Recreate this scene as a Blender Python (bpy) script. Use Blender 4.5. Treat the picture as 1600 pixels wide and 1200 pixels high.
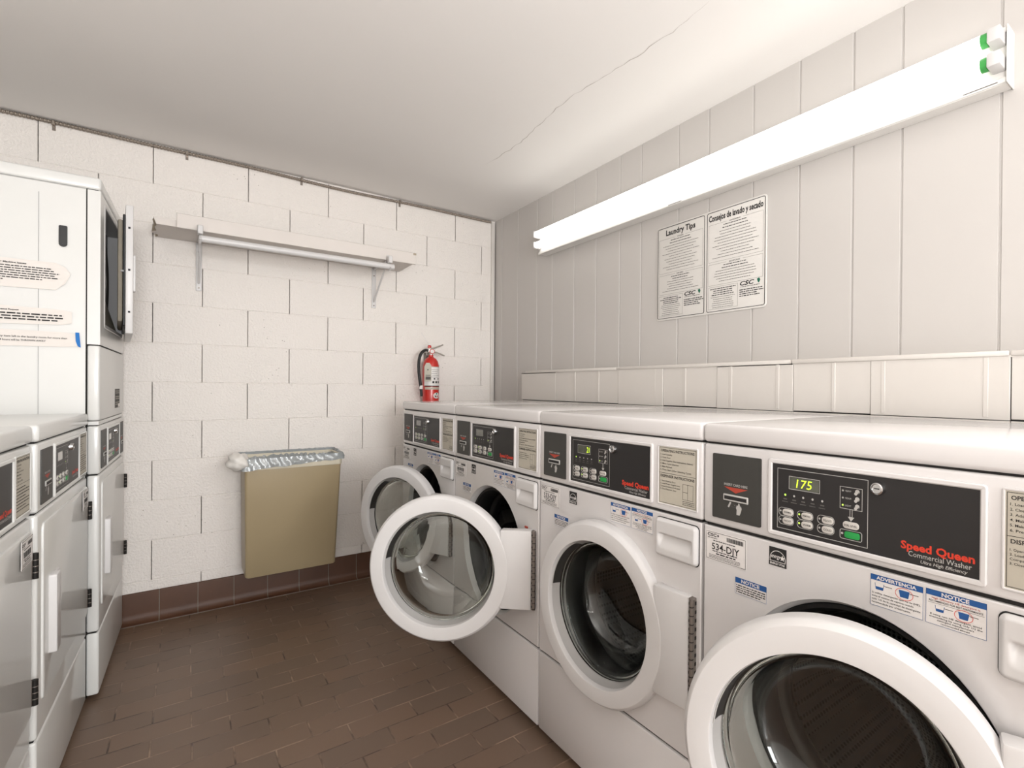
import bpy, bmesh, math, random
from mathutils import Matrix, Vector, noise
random.seed(7)
S = bpy.context.scene
C = S.collection
PI = math.pi
for o in list(bpy.data.objects): bpy.data.objects.remove(o)

# ------------------------------------------------------------------ camera
cam_d = bpy.data.cameras.new('camera'); cam = bpy.data.objects.new('camera', cam_d); C.objects.link(cam)
yaw, pit, rol = -0.6682, -0.0042, 0.0083
cy, sy = math.cos(yaw), math.sin(yaw)
fwd = Vector((-sy*math.cos(pit), cy*math.cos(pit), math.sin(pit)))
rt = Vector((cy, sy, 0)); up = rt.cross(fwd)
r2 = math.cos(rol)*rt + math.sin(rol)*up; u2 = -math.sin(rol)*rt + math.cos(rol)*up
M = Matrix((r2, u2, -fwd)).transposed().to_4x4(); M.translation = Vector((-1.7985, -3.483, 1.2028))
cam.matrix_world = M
cam_d.sensor_fit = 'HORIZONTAL'; cam_d.sensor_width = 36.0
cam_d.lens = 807.48/1600*36.0
cam_d.shift_x = -128.3/1600; cam_d.shift_y = 11.14/1600
cam_d.clip_start = 0.02
S.camera = cam

# ------------------------------------------------------------------ world, light, exposure
w = bpy.data.worlds.new('world'); S.world = w; w.use_nodes = True
w.node_tree.nodes['Background'].inputs[0].default_value = (0.95, 0.97, 1.0, 1)
w.node_tree.nodes['Background'].inputs[1].default_value = 0.6
def area(name, loc, rot, sx, sy_, power, col=(1, .97, .93)):
    l = bpy.data.lights.new(name, 'AREA'); l.shape = 'RECTANGLE'; l.size = sx; l.size_y = sy_; l.energy = power; l.color = col
    o = bpy.data.objects.new(name, l); C.objects.link(o); o.location = loc; o.rotation_euler = rot
    return o
area('rear_opening_fill', (-1.45, -9.42, 1.45), (math.radians(90), 0, 0), 1.9, 1.7, 205, (.965, .985, 1.0))  # unseen fill light, added to brighten the whole room from behind
area('rear_ceiling_fill', (-1.45, -6.6, 2.40), (0, 0, 0), 1.3, .7, 22, (1.0, .99, .975))  # added overhead fill behind the camera, with no fixture modelled
area('ceiling_bounce_fill', (-1.7, -4.1, 1.45), (math.radians(153), 0, math.radians(-6)), .7, .7, 40, (.985, .99, 1.0))  # added fill aimed up and forward to lift the ceiling and back wall
area('right_wall_fill', (-.14, -5.0, 2.05), (0, math.radians(70), 0), .14, 2.3, 50, (1.0, .995, .985))  # added fill beside the right wall to brighten the dryer fronts
TUBE = 2.9
S.view_settings.view_transform = 'Standard'; S.view_settings.look = 'None'
S.view_settings.gamma = 1.0; S.view_settings.use_curve_mapping = False
S.view_settings.exposure = 0.05

# ------------------------------------------------------------------ materials
def s2l(c): return tuple(((v/255)/12.92 if v/255 <= .04045 else ((v/255+.055)/1.055)**2.4) for v in c)
def mat(name, rgb, rough=.5, metal=0, coat=0, bump=0, bscale=60, var=0, vscale=3, spec=.5, emit=None, estr=0, trans=0, ior=1.45, alpha=1, sss=0):
    m = bpy.data.materials.new(name); m.use_nodes = True; nt = m.node_tree; b = nt.nodes['Principled BSDF']
    col = (*s2l(rgb), 1)
    b.inputs['Base Color'].default_value = col
    b.inputs['Roughness'].default_value = rough; b.inputs['Metallic'].default_value = metal
    b.inputs['Coat Weight'].default_value = coat; b.inputs['Coat Roughness'].default_value = .08
    b.inputs['Specular IOR Level'].default_value = spec; b.inputs['IOR'].default_value = ior
    b.inputs['Transmission Weight'].default_value = trans; b.inputs['Alpha'].default_value = alpha
    if emit: b.inputs['Emission Color'].default_value = (*s2l(emit), 1); b.inputs['Emission Strength'].default_value = estr
    tc = nt.nodes.new('ShaderNodeTexCoord')
    if var:
        n = nt.nodes.new('ShaderNodeTexNoise'); n.inputs['Scale'].default_value = vscale; n.inputs['Detail'].default_value = 5
        nt.links.new(tc.outputs['Object'], n.inputs['Vector'])
        mx = nt.nodes.new('ShaderNodeMix'); mx.data_type = 'RGBA'
        mx.inputs['A'].default_value = tuple(min(1, v*(1-var)) for v in col[:3])+(1,)
        mx.inputs['B'].default_value = tuple(min(1, v*(1+var)) for v in col[:3])+(1,)
        nt.links.new(n.outputs['Fac'], mx.inputs['Factor']); nt.links.new(mx.outputs['Result'], b.inputs['Base Color'])
    if bump:
        n = nt.nodes.new('ShaderNodeTexNoise'); n.inputs['Scale'].default_value = bscale; n.inputs['Detail'].default_value = 6
        nt.links.new(tc.outputs['Object'], n.inputs['Vector'])
        bp = nt.nodes.new('ShaderNodeBump'); bp.inputs['Strength'].default_value = bump; bp.inputs['Distance'].default_value = .004
        nt.links.new(n.outputs['Fac'], bp.inputs['Height']); nt.links.new(bp.outputs['Normal'], b.inputs['Normal'])
    return m
ENAMEL = mat('white_enamel', (215, 212, 211), .2, coat=.4, var=.012)
DENAMEL = mat('white_dryer_enamel', (217, 217, 214), .28, coat=.3, var=.01)
PLAST = mat('white_plastic', (210, 208, 207), .32)
GAPM = mat('shadow_gap', (38, 36, 35), .9)
PANEL = mat('black_control_film', (37, 35, 35), .45, bump=.02, bscale=300)
PANEL2 = mat('grey_card_plate', (60, 59, 56), .5, bump=.02, bscale=300)
SILVER = mat('silver_print', (186, 184, 180), .5)
WHITEP = mat('white_print', (225, 223, 220), .6)
INK = mat('black_print', (35, 34, 34), .7)
GREYI = mat('grey_print', (96, 93, 90), .8)
REDP = mat('red_print', (214, 62, 40), .5)
REDD = mat('dull_red_print', (170, 66, 50), .6)
BLUEP = mat('blue_print', (34, 84, 146), .6)
GREENB = mat('green_button', (38, 150, 72), .4)
BTN = mat('grey_button', (200, 196, 190), .45)
STICK = mat('sticker_paper', (226, 222, 219), .5)
BEIGE = mat('beige_label', (188, 182, 168), .55)
LCD = mat('display_glass', (70, 72, 58), .2, coat=1)
DIGIT = mat('lit_digits', (200, 230, 60), .5, emit=(196, 240, 40), estr=1.6)
LEDON = mat('lit_indicator', (180, 220, 90), .5, emit=(190, 235, 90), estr=.9)
CHROME = mat('chrome', (200, 200, 200), .18, metal=1)
STEEL = mat('hinge_steel', (136, 128, 122), .4, metal=.7, bump=.1, bscale=90)
DARKM = mat('dark_hinge_gap', (30, 27, 25), .6, metal=.3)
RUBBER = mat('black_rubber', (26, 27, 28), .45, bump=.05, bscale=80)
GREYPL = mat('grey_handle_plastic', (150, 148, 147), .4)
LIPG = mat('grey_lip_plastic', (172, 170, 168), .4)
DARKPL = mat('dark_pocket', (48, 46, 44), .5)
GLASS = mat('door_glass', (236, 240, 236), .03, trans=1, ior=1.45, var=.01)
BLACKH = mat('black_cutout', (26, 26, 27), .4)
PAPER = mat('paper', (226, 220, 214), .8, bump=.25, bscale=14)
BTAPE = mat('blue_tape', (34, 112, 186), .7)
BLADE = mat('printed_sign_plate', (214, 211, 206), .45, bump=.02, bscale=60)
CSCG = mat('green_print', (30, 104, 80), .6)
REDX = mat('red_extinguisher_paint', (196, 38, 30), .3, coat=.5)
BRASS = mat('aluminium_valve', (190, 184, 176), .35, metal=.8)
BLACKR = mat('black_hose', (34, 33, 33), .5)
TAN = mat('tan_plastic', (160, 144, 114), .36, bump=.03, bscale=200, var=.04, vscale=4)
CREAM = mat('cream_plastic', (214, 206, 186), .45)
SHELFP = mat('shelf_paint', (216, 209, 203), .5, bump=.1, bscale=40, var=.04, vscale=8)
BROKEN = mat('bare_particle_board', (172, 160, 142), .9, bump=.8, bscale=60, var=.25, vscale=30)
LINT = mat('lint_grey', (150, 142, 128), .9, bump=.5, bscale=60, var=.2, vscale=20)
CABLEM = mat('armoured_cable', (150, 140, 130), .35, metal=.7, var=.2, vscale=60)
FIXP = mat('fixture_enamel', (228, 226, 222), .3, bump=.02, bscale=80, var=.03, vscale=12)
LAMP = mat('lit_tube', (255, 255, 250), .3, emit=(255, 253, 248), estr=TUBE)
GREENT = mat('green_tube_band', (66, 160, 78), .4)
GROUT = mat('grout', (120, 112, 102), .9, bump=.3, bscale=120)
COVE = mat('brown_cove_tile', (84, 56, 40), .42, bump=.06, bscale=30, var=.25, vscale=7, spec=.3)
GALV = mat('galvanised_basin', (150, 148, 142), .35, metal=.85, bump=.05, bscale=20)

def drum_mat():
    m = mat('perforated_drum', (120, 122, 124), .32, metal=.85); nt = m.node_tree; b = nt.nodes['Principled BSDF']
    tc = nt.nodes.new('ShaderNodeTexCoord')
    v = nt.nodes.new('ShaderNodeTexVoronoi'); v.inputs['Scale'].default_value = 78; v.inputs['Randomness'].default_value = 0.0
    nt.links.new(tc.outputs['Object'], v.inputs['Vector'])
    r = nt.nodes.new('ShaderNodeMath'); r.operation = 'LESS_THAN'; r.inputs[1].default_value = .36
    nt.links.new(v.outputs['Distance'], r.inputs[0])
    mx = nt.nodes.new('ShaderNodeMix'); mx.data_type = 'RGBA'; mx.inputs['A'].default_value = (.10, .102, .105, 1); mx.inputs['B'].default_value = (.006, .006, .006, 1)
    nt.links.new(r.outputs[0], mx.inputs['Factor']); nt.links.new(mx.outputs['Result'], b.inputs['Base Color'])
    return m
DRUM = drum_mat()
def film_mat():
    m = mat('clear_bag_film', (156, 162, 164), .14, spec=.8, bump=.5, bscale=26)
    m.node_tree.nodes['Principled BSDF'].inputs['Alpha'].default_value = .78
    return m
FILM = film_mat()
KNOT = mat('white_bunched_bag', (228, 224, 218), .35, bump=.6, bscale=40)

def block_mat():
    m = bpy.data.materials.new('painted_block'); m.use_nodes = True; nt = m.node_tree; b = nt.nodes['Principled BSDF']
    b.inputs['Roughness'].default_value = .5
    tc = nt.nodes.new('ShaderNodeTexCoord')
    n1 = nt.nodes.new('ShaderNodeTexNoise'); n1.inputs['Scale'].default_value = 1.6; n1.inputs['Detail'].default_value = 6
    n2 = nt.nodes.new('ShaderNodeTexNoise'); n2.inputs['Scale'].default_value = 95; n2.inputs['Detail'].default_value = 4
    n3 = nt.nodes.new('ShaderNodeTexVoronoi'); n3.inputs['Scale'].default_value = 42
    n4 = nt.nodes.new('ShaderNodeTexNoise'); n4.inputs['Scale'].default_value = 3.1; n4.inputs['Detail'].default_value = 2
    for n in (n1, n2, n3, n4): nt.links.new(tc.outputs['Object'], n.inputs['Vector'])
    mx = nt.nodes.new('ShaderNodeMix'); mx.data_type = 'RGBA'
    mx.inputs['A'].default_value = (*s2l((230, 225, 218)), 1); mx.inputs['B'].default_value = (*s2l((238, 231, 226)), 1)
    nt.links.new(n1.outputs['Fac'], mx.inputs['Factor'])
    # sparse pits: small voronoi cores where a slow noise is high
    th = nt.nodes.new('ShaderNodeMath'); th.operation = 'LESS_THAN'; th.inputs[1].default_value = .085; nt.links.new(n3.outputs['Distance'], th.inputs[0])
    hi = nt.nodes.new('ShaderNodeMath'); hi.operation = 'GREATER_THAN'; hi.inputs[1].default_value = .6; nt.links.new(n4.outputs['Fac'], hi.inputs[0])
    an = nt.nodes.new('ShaderNodeMath'); an.operation = 'MULTIPLY'; nt.links.new(th.outputs[0], an.inputs[0]); nt.links.new(hi.outputs[0], an.inputs[1])
    m2 = nt.nodes.new('ShaderNodeMix'); m2.data_type = 'RGBA'; m2.inputs['B'].default_value = (*s2l((150, 140, 128)), 1)
    nt.links.new(mx.outputs['Result'], m2.inputs['A']); nt.links.new(an.outputs[0], m2.inputs['Factor']); nt.links.new(m2.outputs['Result'], b.inputs['Base Color'])
    sb = nt.nodes.new('ShaderNodeMath'); sb.operation = 'SUBTRACT'; nt.links.new(n2.outputs['Fac'], sb.inputs[0]); nt.links.new(an.outputs[0], sb.inputs[1])
    bp = nt.nodes.new('ShaderNodeBump'); bp.inputs['Strength'].default_value = .8; bp.inputs['Distance'].default_value = .006
    nt.links.new(sb.outputs[0], bp.inputs['Height']); nt.links.new(bp.outputs['Normal'], b.inputs['Normal'])
    return m
BLOCK = block_mat()
WALLP = mat('painted_panelling', (197, 193, 189), .38, bump=.07, bscale=26, var=.015, vscale=2)
CEIL = mat('ceiling_paint', (236, 233, 230), .75, bump=.12, bscale=14, var=.015, vscale=2)
CRACK = mat('crack_line', (176, 168, 160), .9)
LEDGEP = mat('ledge_paint', (214, 209, 203), .42, bump=.08, bscale=30, var=.02)

def floor_mat():
    m = bpy.data.materials.new('quarry_tile'); m.use_nodes = True; nt = m.node_tree; b = nt.nodes['Principled BSDF']
    tc = nt.nodes.new('ShaderNodeTexCoord'); mp = nt.nodes.new('ShaderNodeMapping'); mp.inputs['Location'].default_value = (1.67, .141, 0)
    nt.links.new(tc.outputs['Object'], mp.inputs['Vector'])
    br = nt.nodes.new('ShaderNodeTexBrick'); br.offset = .5; br.offset_frequency = 2; br.squash = 1
    br.inputs['Scale'].default_value = 1; br.inputs['Brick Width'].default_value = .218; br.inputs['Row Height'].default_value = .1045
    br.inputs['Mortar Size'].default_value = .0028; br.inputs['Mortar Smooth'].default_value = .3; br.inputs['Bias'].default_value = 0
    br.inputs['Color1'].default_value = (*s2l((121, 98, 81)), 1); br.inputs['Color2'].default_value = (*s2l((110, 91, 77)), 1)
    nt.links.new(mp.outputs['Vector'], br.inputs['Vector'])
    n = nt.nodes.new('ShaderNodeTexNoise'); n.inputs['Scale'].default_value = 9; n.inputs['Detail'].default_value = 4; nt.links.new(tc.outputs['Object'], n.inputs['Vector'])
    cr = nt.nodes.new('ShaderNodeValToRGB'); cr.color_ramp.elements[0].position = .4; cr.color_ramp.elements[1].position = .62
    cr.color_ramp.elements[0].color = (*s2l((74, 56, 46)), 1); cr.color_ramp.elements[1].color = (*s2l((156, 132, 112)), 1)
    nt.links.new(n.outputs['Fac'], cr.inputs['Fac']); nt.links.new(cr.outputs['Color'], br.inputs['Mortar'])
    nt.links.new(br.outputs['Color'], b.inputs['Base Color'])
    n2 = nt.nodes.new('ShaderNodeTexNoise'); n2.inputs['Scale'].default_value = 5; nt.links.new(tc.outputs['Object'], n2.inputs['Vector'])
    mr = nt.nodes.new('ShaderNodeMapRange'); mr.inputs['To Min'].default_value = .3; mr.inputs['To Max'].default_value = .46
    nt.links.new(n2.outputs['Fac'], mr.inputs['Value']); nt.links.new(mr.outputs['Result'], b.inputs['Roughness'])
    bp = nt.nodes.new('ShaderNodeBump'); bp.invert = True; bp.inputs['Strength'].default_value = .6; bp.inputs['Distance'].default_value = .003
    nt.links.new(br.outputs['Fac'], bp.inputs['Height'])
    n3 = nt.nodes.new('ShaderNodeTexNoise'); n3.inputs['Scale'].default_value = 14; nt.links.new(tc.outputs['Object'], n3.inputs['Vector'])
    bp2 = nt.nodes.new('ShaderNodeBump'); bp2.inputs['Strength'].default_value = .12; bp2.inputs['Distance'].default_value = .004
    nt.links.new(n3.outputs['Fac'], bp2.inputs['Height']); nt.links.new(bp.outputs['Normal'], bp2.inputs['Normal']); nt.links.new(bp2.outputs['Normal'], b.inputs['Normal'])
    return m
FLOORM = floor_mat()

# ------------------------------------------------------------------ mesh builder
class MB:
    def __init__(self): self.v = []; self.f = []; self.m = []; self.mats = []; self.s = []
    def add(self, vs, fs, m, smooth=False):
        if m not in self.mats: self.mats.append(m)
        k = self.mats.index(m); o = len(self.v)
        self.v += [tuple(p) for p in vs]
        for f in fs: self.f.append([i+o for i in f]); self.m.append(k); self.s.append(smooth)
        return self
    def box(self, x0, x1, y0, y1, z0, z1, m, r=0, seg=2):
        if r <= 0:
            vs = [(x, y, z) for z in (z0, z1) for y in (y0, y1) for x in (x0, x1)]
            fs = [(0, 2, 3, 1), (4, 5, 7, 6), (0, 1, 5, 4), (2, 6, 7, 3), (0, 4, 6, 2), (1, 3, 7, 5)]
            return self.add(vs, fs, m)
        b = bmesh.new(); bmesh.ops.create_cube(b, size=1)
        for v in b.verts: v.co = Vector(((x0+x1)/2+v.co.x*(x1-x0), (y0+y1)/2+v.co.y*(y1-y0), (z0+z1)/2+v.co.z*(z1-z0)))
        bmesh.ops.bevel(b, geom=b.edges[:], offset=r, segments=seg, profile=.5, affect='EDGES')
        b.verts.ensure_lookup_table(); b.verts.index_update()
        self.add([v.co[:] for v in b.verts], [[v.index for v in f.verts] for f in b.faces], m, True); b.free(); return self
    def rr(self, x0, x1, z0, z1, rad, n=5):
        pts = []
        for (cx, cz, a0) in ((x1-rad, z0+rad, -90), (x1-rad, z1-rad, 0), (x0+rad, z1-rad, 90), (x0+rad, z0+rad, 180)):
            for i in range(n+1):
                a = math.radians(a0+90*i/n); pts.append((cx+rad*math.cos(a), cz+rad*math.sin(a)))
        return pts
    def slab(self, x0, x1, z0, z1, y0, y1, m, rad=.004, bev=0):
        """rounded rectangle in xz, front at y0 (toward the viewer), back at y1"""
        rings = [(0, y1), (0, y0+bev)]
        if bev: rings += [(bev*.3, y0+bev*.3), (bev, y0)]
        vs = []; n = 0
        for ins, y in rings:
            p = self.rr(x0+ins, x1-ins, z0+ins, z1-ins, max(rad-ins, .0004)); n = len(p); vs += [(a, y, c) for a, c in p]
        fs = []
        for k in range(len(rings)-1):
            for i in range(n): j = (i+1) % n; fs.append((k*n+i, k*n+j, (k+1)*n+j, (k+1)*n+i))
        self.add(vs, fs, m, bev > 0)
        L = (len(rings)-1)*n
        return self.add([vs[L+i] for i in range(n)], [tuple(range(n))], m)
    def frame(self, x0, x1, z0, z1, t, y0, y1, m, rad=.004, bev=0):
        """hollow rounded frame"""
        prof = [(0, y1), (0, y0+bev), (bev, y0), (t-bev, y0), (t, y0+bev), (t, y1)]
        vs = []; n = 0
        for ins, y in prof:
            p = self.rr(x0+ins, x1-ins, z0+ins, z1-ins, max(rad-ins, .0005)); n = len(p); vs += [(a, y, c) for a, c in p]
        fs = []
        for k in range(len(prof)-1):
            for i in range(n): j = (i+1) % n; fs.append((k*n+i, k*n+j, (k+1)*n+j, (k+1)*n+i))
        return self.add(vs, fs, m, False)
    def rect(self, x0, x1, z0, z1, y, m): return self.add([(x0, y, z0), (x1, y, z0), (x1, y, z1), (x0, y, z1)], [(0, 1, 2, 3)], m)
    def line(self, x0, x1, z0, z1, t, y, m):
        self.rect(x0, x1, z0, z0+t, y, m); self.rect(x0, x1, z1-t, z1, y, m); self.rect(x0, x0+t, z0+t, z1-t, y, m); return self.rect(x1-t, x1, z0+t, z1-t, y, m)
    def disc(self, cx, cz, r, y, m, n=16, rx=None):
        rx = rx or r
        return self.add([(cx+rx*math.cos(2*PI*i/n), y, cz+r*math.sin(2*PI*i/n)) for i in range(n)], [tuple(range(n))], m)
    def lathe(self, prof, cx, cz, m, n=80, a0=0, a1=360, smooth=True):
        """prof = [(radius, y)...] about an axis along y"""
        full = abs(a1-a0) >= 359.9; k = n if full else n+1
        vs = [(cx+r*math.cos(math.radians(a0+(a1-a0)*i/n)), y, cz+r*math.sin(math.radians(a0+(a1-a0)*i/n))) for r, y in prof for i in range(k)]
        fs = []
        for p in range(len(prof)-1):
            for i in range(n):
                j = (i+1) % k; fs.append((p*k+i, p*k+j, (p+1)*k+j, (p+1)*k+i))
        return self.add(vs, fs, m, smooth)
    def tube(self, pts, r, m, n=12, caps=True, radf=None):
        pts = [Vector(p) for p in pts]; vs = []; fs = []; N = len(pts); pn = None
        for i, p in enumerate(pts):
            t = (pts[min(i+1, N-1)]-pts[max(i-1, 0)]).normalized()
            if pn is None:
                a = Vector((0, 0, 1)) if abs(t.z) < .9 else Vector((1, 0, 0)); pn = t.cross(a).normalized()
            pn = (pn-t*pn.dot(t)).normalized(); b = t.cross(pn)
            rr = r if radf is None else radf(i)
            for k in range(n): a = 2*PI*k/n; vs.append(p+(pn*math.cos(a)+b*math.sin(a))*rr)
        for i in range(N-1):
            for k in range(n): j = (k+1) % n; fs.append((i*n+k, i*n+j, (i+1)*n+j, (i+1)*n+k))
        self.add(vs, fs, m, True)
        if caps: self.add(vs[:n], [tuple(range(n))[::-1]], m); self.add(vs[-n:], [tuple(range(n))], m)
        return self
    def cyl(self, p0, p1, r, m, n=20): return self.tube([p0, p1], r, m, n)
    def vl(self, prof, cx, cy, m, n=32):
        """lathe about a vertical axis; prof = [(r, z)]"""
        vs = [(cx+r*math.cos(2*PI*i/n), cy+r*math.sin(2*PI*i/n), z) for r, z in prof for i in range(n)]; fs = []
        for p in range(len(prof)-1):
            for i in range(n): j = (i+1) % n; fs.append((p*n+i, p*n+j, (p+1)*n+j, (p+1)*n+i))
        return self.add(vs, fs, m, True)
    def text(self, s, x, z, h, y, m, w=None, bold=0, align='LEFT', shear=0):
        """cap height h, base line z; w squeezes the text to that width"""
        vs, fs, x0, x1 = glyphs(s, bold, shear); k = h/.69; sx = k if w is None else w/max(x1-x0, 1e-6)
        W = (x1-x0)*sx; ox = x-(0 if align == 'LEFT' else W/2 if align == 'CENTER' else W)
        return self.add([(ox+(a-x0)*sx, y, z+b*k) for a, b in vs], fs, m)
    def dashes(self, x0, x1, z, h, y, m, seed=0, center=False, cut=None):
        """a line of print too small to read"""
        rnd = random.Random(seed*77+int(z*1e4)); end = x1 if cut is None else cut; x = x0
        while x < end:
            wl = h*rnd.uniform(1.2, 5.5); e = min(x+wl, end); self.rect(x, e, z, z+h, y, m); x = e+h*.75
        return self
    def build(self, name, parent=None, loc=None, sharp=40, fixn=False, **kw):
        me = bpy.data.meshes.new(name); me.from_pydata(self.v, [], self.f)
        for q in self.mats: me.materials.append(q)
        me.polygons.foreach_set('material_index', self.m); me.polygons.foreach_set('use_smooth', self.s); me.update()
        b = bmesh.new(); b.from_mesh(me); bmesh.ops.remove_doubles(b, verts=b.verts, dist=1e-6)
        if fixn: bmesh.ops.recalc_face_normals(b, faces=b.faces)
        b.to_mesh(me); b.free()
        try: me.set_sharp_from_angle(angle=math.radians(sharp))
        except Exception: pass
        o = bpy.data.objects.new(name, me); C.objects.link(o)
        if parent: o.parent = parent
        if loc: o.location = loc
        for k, v in kw.items(): o[k] = v
        return o
_g = {}
def glyphs(s, bold=0, shear=0):
    key = (s, bold, shear)
    if key in _g: return _g[key]
    cu = bpy.data.curves.new('t', 'FONT'); cu.body = s; cu.size = 1; cu.offset = bold; cu.resolution_u = 2; cu.shear = shear; cu.fill_mode = 'BOTH'
    ob = bpy.data.objects.new('t', cu); C.objects.link(ob); dg = bpy.context.evaluated_depsgraph_get(); ev = ob.evaluated_get(dg); me = ev.to_mesh()
    vs = [(v.co.x, v.co.y) for v in me.vertices]; fs = [tuple(p.vertices) for p in me.polygons]
    ev.to_mesh_clear(); bpy.data.objects.remove(ob); bpy.data.curves.remove(cu)
    if not vs: vs = [(0, 0), (1, 0), (1, .1)]; fs = []
    r = (vs, fs, min(v[0] for v in vs), max(v[0] for v in vs)); _g[key] = r; return r
def thing(name, label, cat, loc=(0, 0, 0), rz=0, group=None):
    o = bpy.data.objects.new(name, None); C.objects.link(o); o.location = loc; o.rotation_euler = (0, 0, rz); o['label'] = label; o['category'] = cat
    if group: o['group'] = group
    return o
def struct(mb, name): return mb.build(name, kind='structure')
def copy_tree(o, parent=None):
    c = o.copy(); C.objects.link(c)
    if parent: c.parent = parent
    for ch in list(o.children): copy_tree(ch, c)
    return c

# ------------------------------------------------------------------ the room
CH = 2.4384; XL = -2.86; YR = -9.5
b = MB(); b.box(XL-.1, .1, YR-.1, .1, -.1, 0, FLOORM); struct(b, 'floor')
b = MB(); b.box(XL-.1, .1, YR-.1, .1, CH, CH+.1, CEIL); ceiling = struct(b, 'ceiling')
b = MB(); pts = []
rnd = random.Random(3)
for i in range(46):
    t = i/45; pts.append((-.505+.018*math.sin(t*9)+rnd.uniform(-.006, .006), -.86-1.55*t))
vs = []; fs = []
for i, (x, y) in enumerate(pts):
    ww = .0011*(.3+rnd.random())*(1 if 2 < i < 43 else .3); vs += [(x-ww, y, CH-.0006), (x+ww, y, CH-.0006)]
for i in range(45): fs.append((2*i, 2*i+1, 2*i+3, 2*i+2))
b.add(vs, fs, CRACK); b.build('ceiling_crack', ceiling)
# back wall of painted blocks, with real joints
b = MB(); x00 = -1.9353; P2 = .2032
b.box(XL-.1, .1, .004, .12, 0, CH, BLOCK)
rnd = random.Random(5)
for k in range(12):
    z0, z1 = k*P2, (k+1)*P2; off = 0 if k % 2 else 1
    js = [x00+P2*(off+2*j) for j in range(-4, 8)]; js = [XL]+[j for j in js if XL+.03 < j < -.04]+[0.0]
    for x0, x1 in zip(js[:-1], js[1:]):
        d = rnd.uniform(-.0008, -.0003); i = .0034; g = .0012
        vs = [(x0+g, .0018, z0+g), (x1-g, .0018, z0+g), (x1-g, .0018, z1-g), (x0+g, .0018, z1-g), (x0+i, d, z0+i), (x1-i, d, z0+i), (x1-i, d, z1-i), (x0+i, d, z1-i)]
        b.add(vs, [(4, 5, 6, 7), (0, 1, 5, 4), (1, 2, 6, 5), (2, 3, 7, 6), (3, 0, 4, 7)], BLOCK)
        b.add([(x0-g, .0017, z0), (x1+g, .0017, z0), (x1+g, .0017, z1), (x0-g, .0017, z1)], [(0, 1, 2, 3)], BLOCK)
struct(b, 'wall_back')
# right wall of grooved panelling
b = MB(); gs = [-.113, -.344, -.594, -.774, -1.006, -1.213, -1.415, -1.577, -1.828, -2.006, -2.232, -2.434, -2.632, -2.787, -3.044, -3.25, -3.45, -3.6, -3.8, -4.0, -4.2, -4.4, -4.65, -4.9, -5.2, -5.5, -5.8, -6.2, -6.6, -7, -7.4, -7.8, -8.2, -8.6, -9]
prof = [(0, .1)]
for g in gs: prof += [(0, g+.0046), (.0055, g+.0018), (.0055, g-.0018), (0, g-.0046)]
prof += [(0, YR)]
vs = [(x, y, z) for x, y in prof for z in (0, CH)]; fs = [(2*i, 2*i+1, 2*i+3, 2*i+2) for i in range(len(prof)-1)]
b.add(vs, fs, WALLP); b.box(.006, .1, YR, .1, 0, CH, WALLP); struct(b, 'wall_right')
b = MB(); b.box(XL-.1, XL, YR, .1, 0, CH, BLOCK); struct(b, 'wall_left')
# rear wall with an unseen opening behind the camera, added for the fill light
b = MB(); wx0, wx1, wz0, wz1 = -2.4, -.5, .6, 2.3
for a in ((XL, wx0, 0, CH), (wx1, 0, 0, CH), (wx0, wx1, 0, wz0), (wx0, wx1, wz1, CH)): b.box(a[0], a[1], YR-.1, YR, a[2], a[3], WALLP)
struct(b, 'wall_rear')
b = MB()
for a in ((wx0, wx0+.05, wz0, wz1), (wx1-.05, wx1, wz0, wz1), (wx0, wx1, wz0, wz0+.05), (wx0, wx1, wz1-.05, wz1)): b.box(a[0], a[1], YR-.08, YR-.03, a[2], a[3], PLAST)
struct(b, 'added_window_1')  # unseen window frame, made up to surround the rear fill light
# cove tile base along the back wall
b = MB(); jx = -1.903
js = [jx+.158*i for i in range(-7, 13)]; js = [XL]+[j for j in js if XL+.02 < j < -.02]+[-.002]
pf = [(-.004, .152), (-.010, .1535), (-.0135, .151), (-.0145, .145), (-.0145, .05), (-.017, .03), (-.023, .015), (-.034, .006), (-.046, .003), (-.047, .0)]
for x0, x1 in zip(js[:-1], js[1:]):
    g = .0018; vs = [(x, y, z) for y, z in pf for x in (x0+g, x1-g)]; n = len(pf)
    b.add(vs, [(2*i, 2*i+1, 2*i+3, 2*i+2) for i in range(n-1)], COVE, True)
    for s in (0, 1): b.add([(vs[2*i+s]) for i in range(n)]+[(vs[s][0], 0, 0)], [tuple(range(n+1))], COVE)
pg = [(0, .150), (-.0135, .148), (-.0135, .05), (-.016, .03), (-.022, .0145), (-.033, .0052), (-.046, .002), (-.046, 0)]
vs = [(x, y, z) for y, z in pg for x in (XL, -.002)]; b.add(vs, [(2*i, 2*i+1, 2*i+3, 2*i+2) for i in range(len(pg)-1)], GROUT)
b.box(XL, -.002, -.052, -.046, 0, .0012, GROUT)
struct(b, 'baseboard_back')
# corner strip
b = MB(); b.box(-.034, -.006, -.014, .002, .0, CH-.012, LEDGEP, .003); b.box(-.0055, 0, -.004, .003, 0, CH-.01, GAPM); struct(b, 'trim_1')
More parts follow.
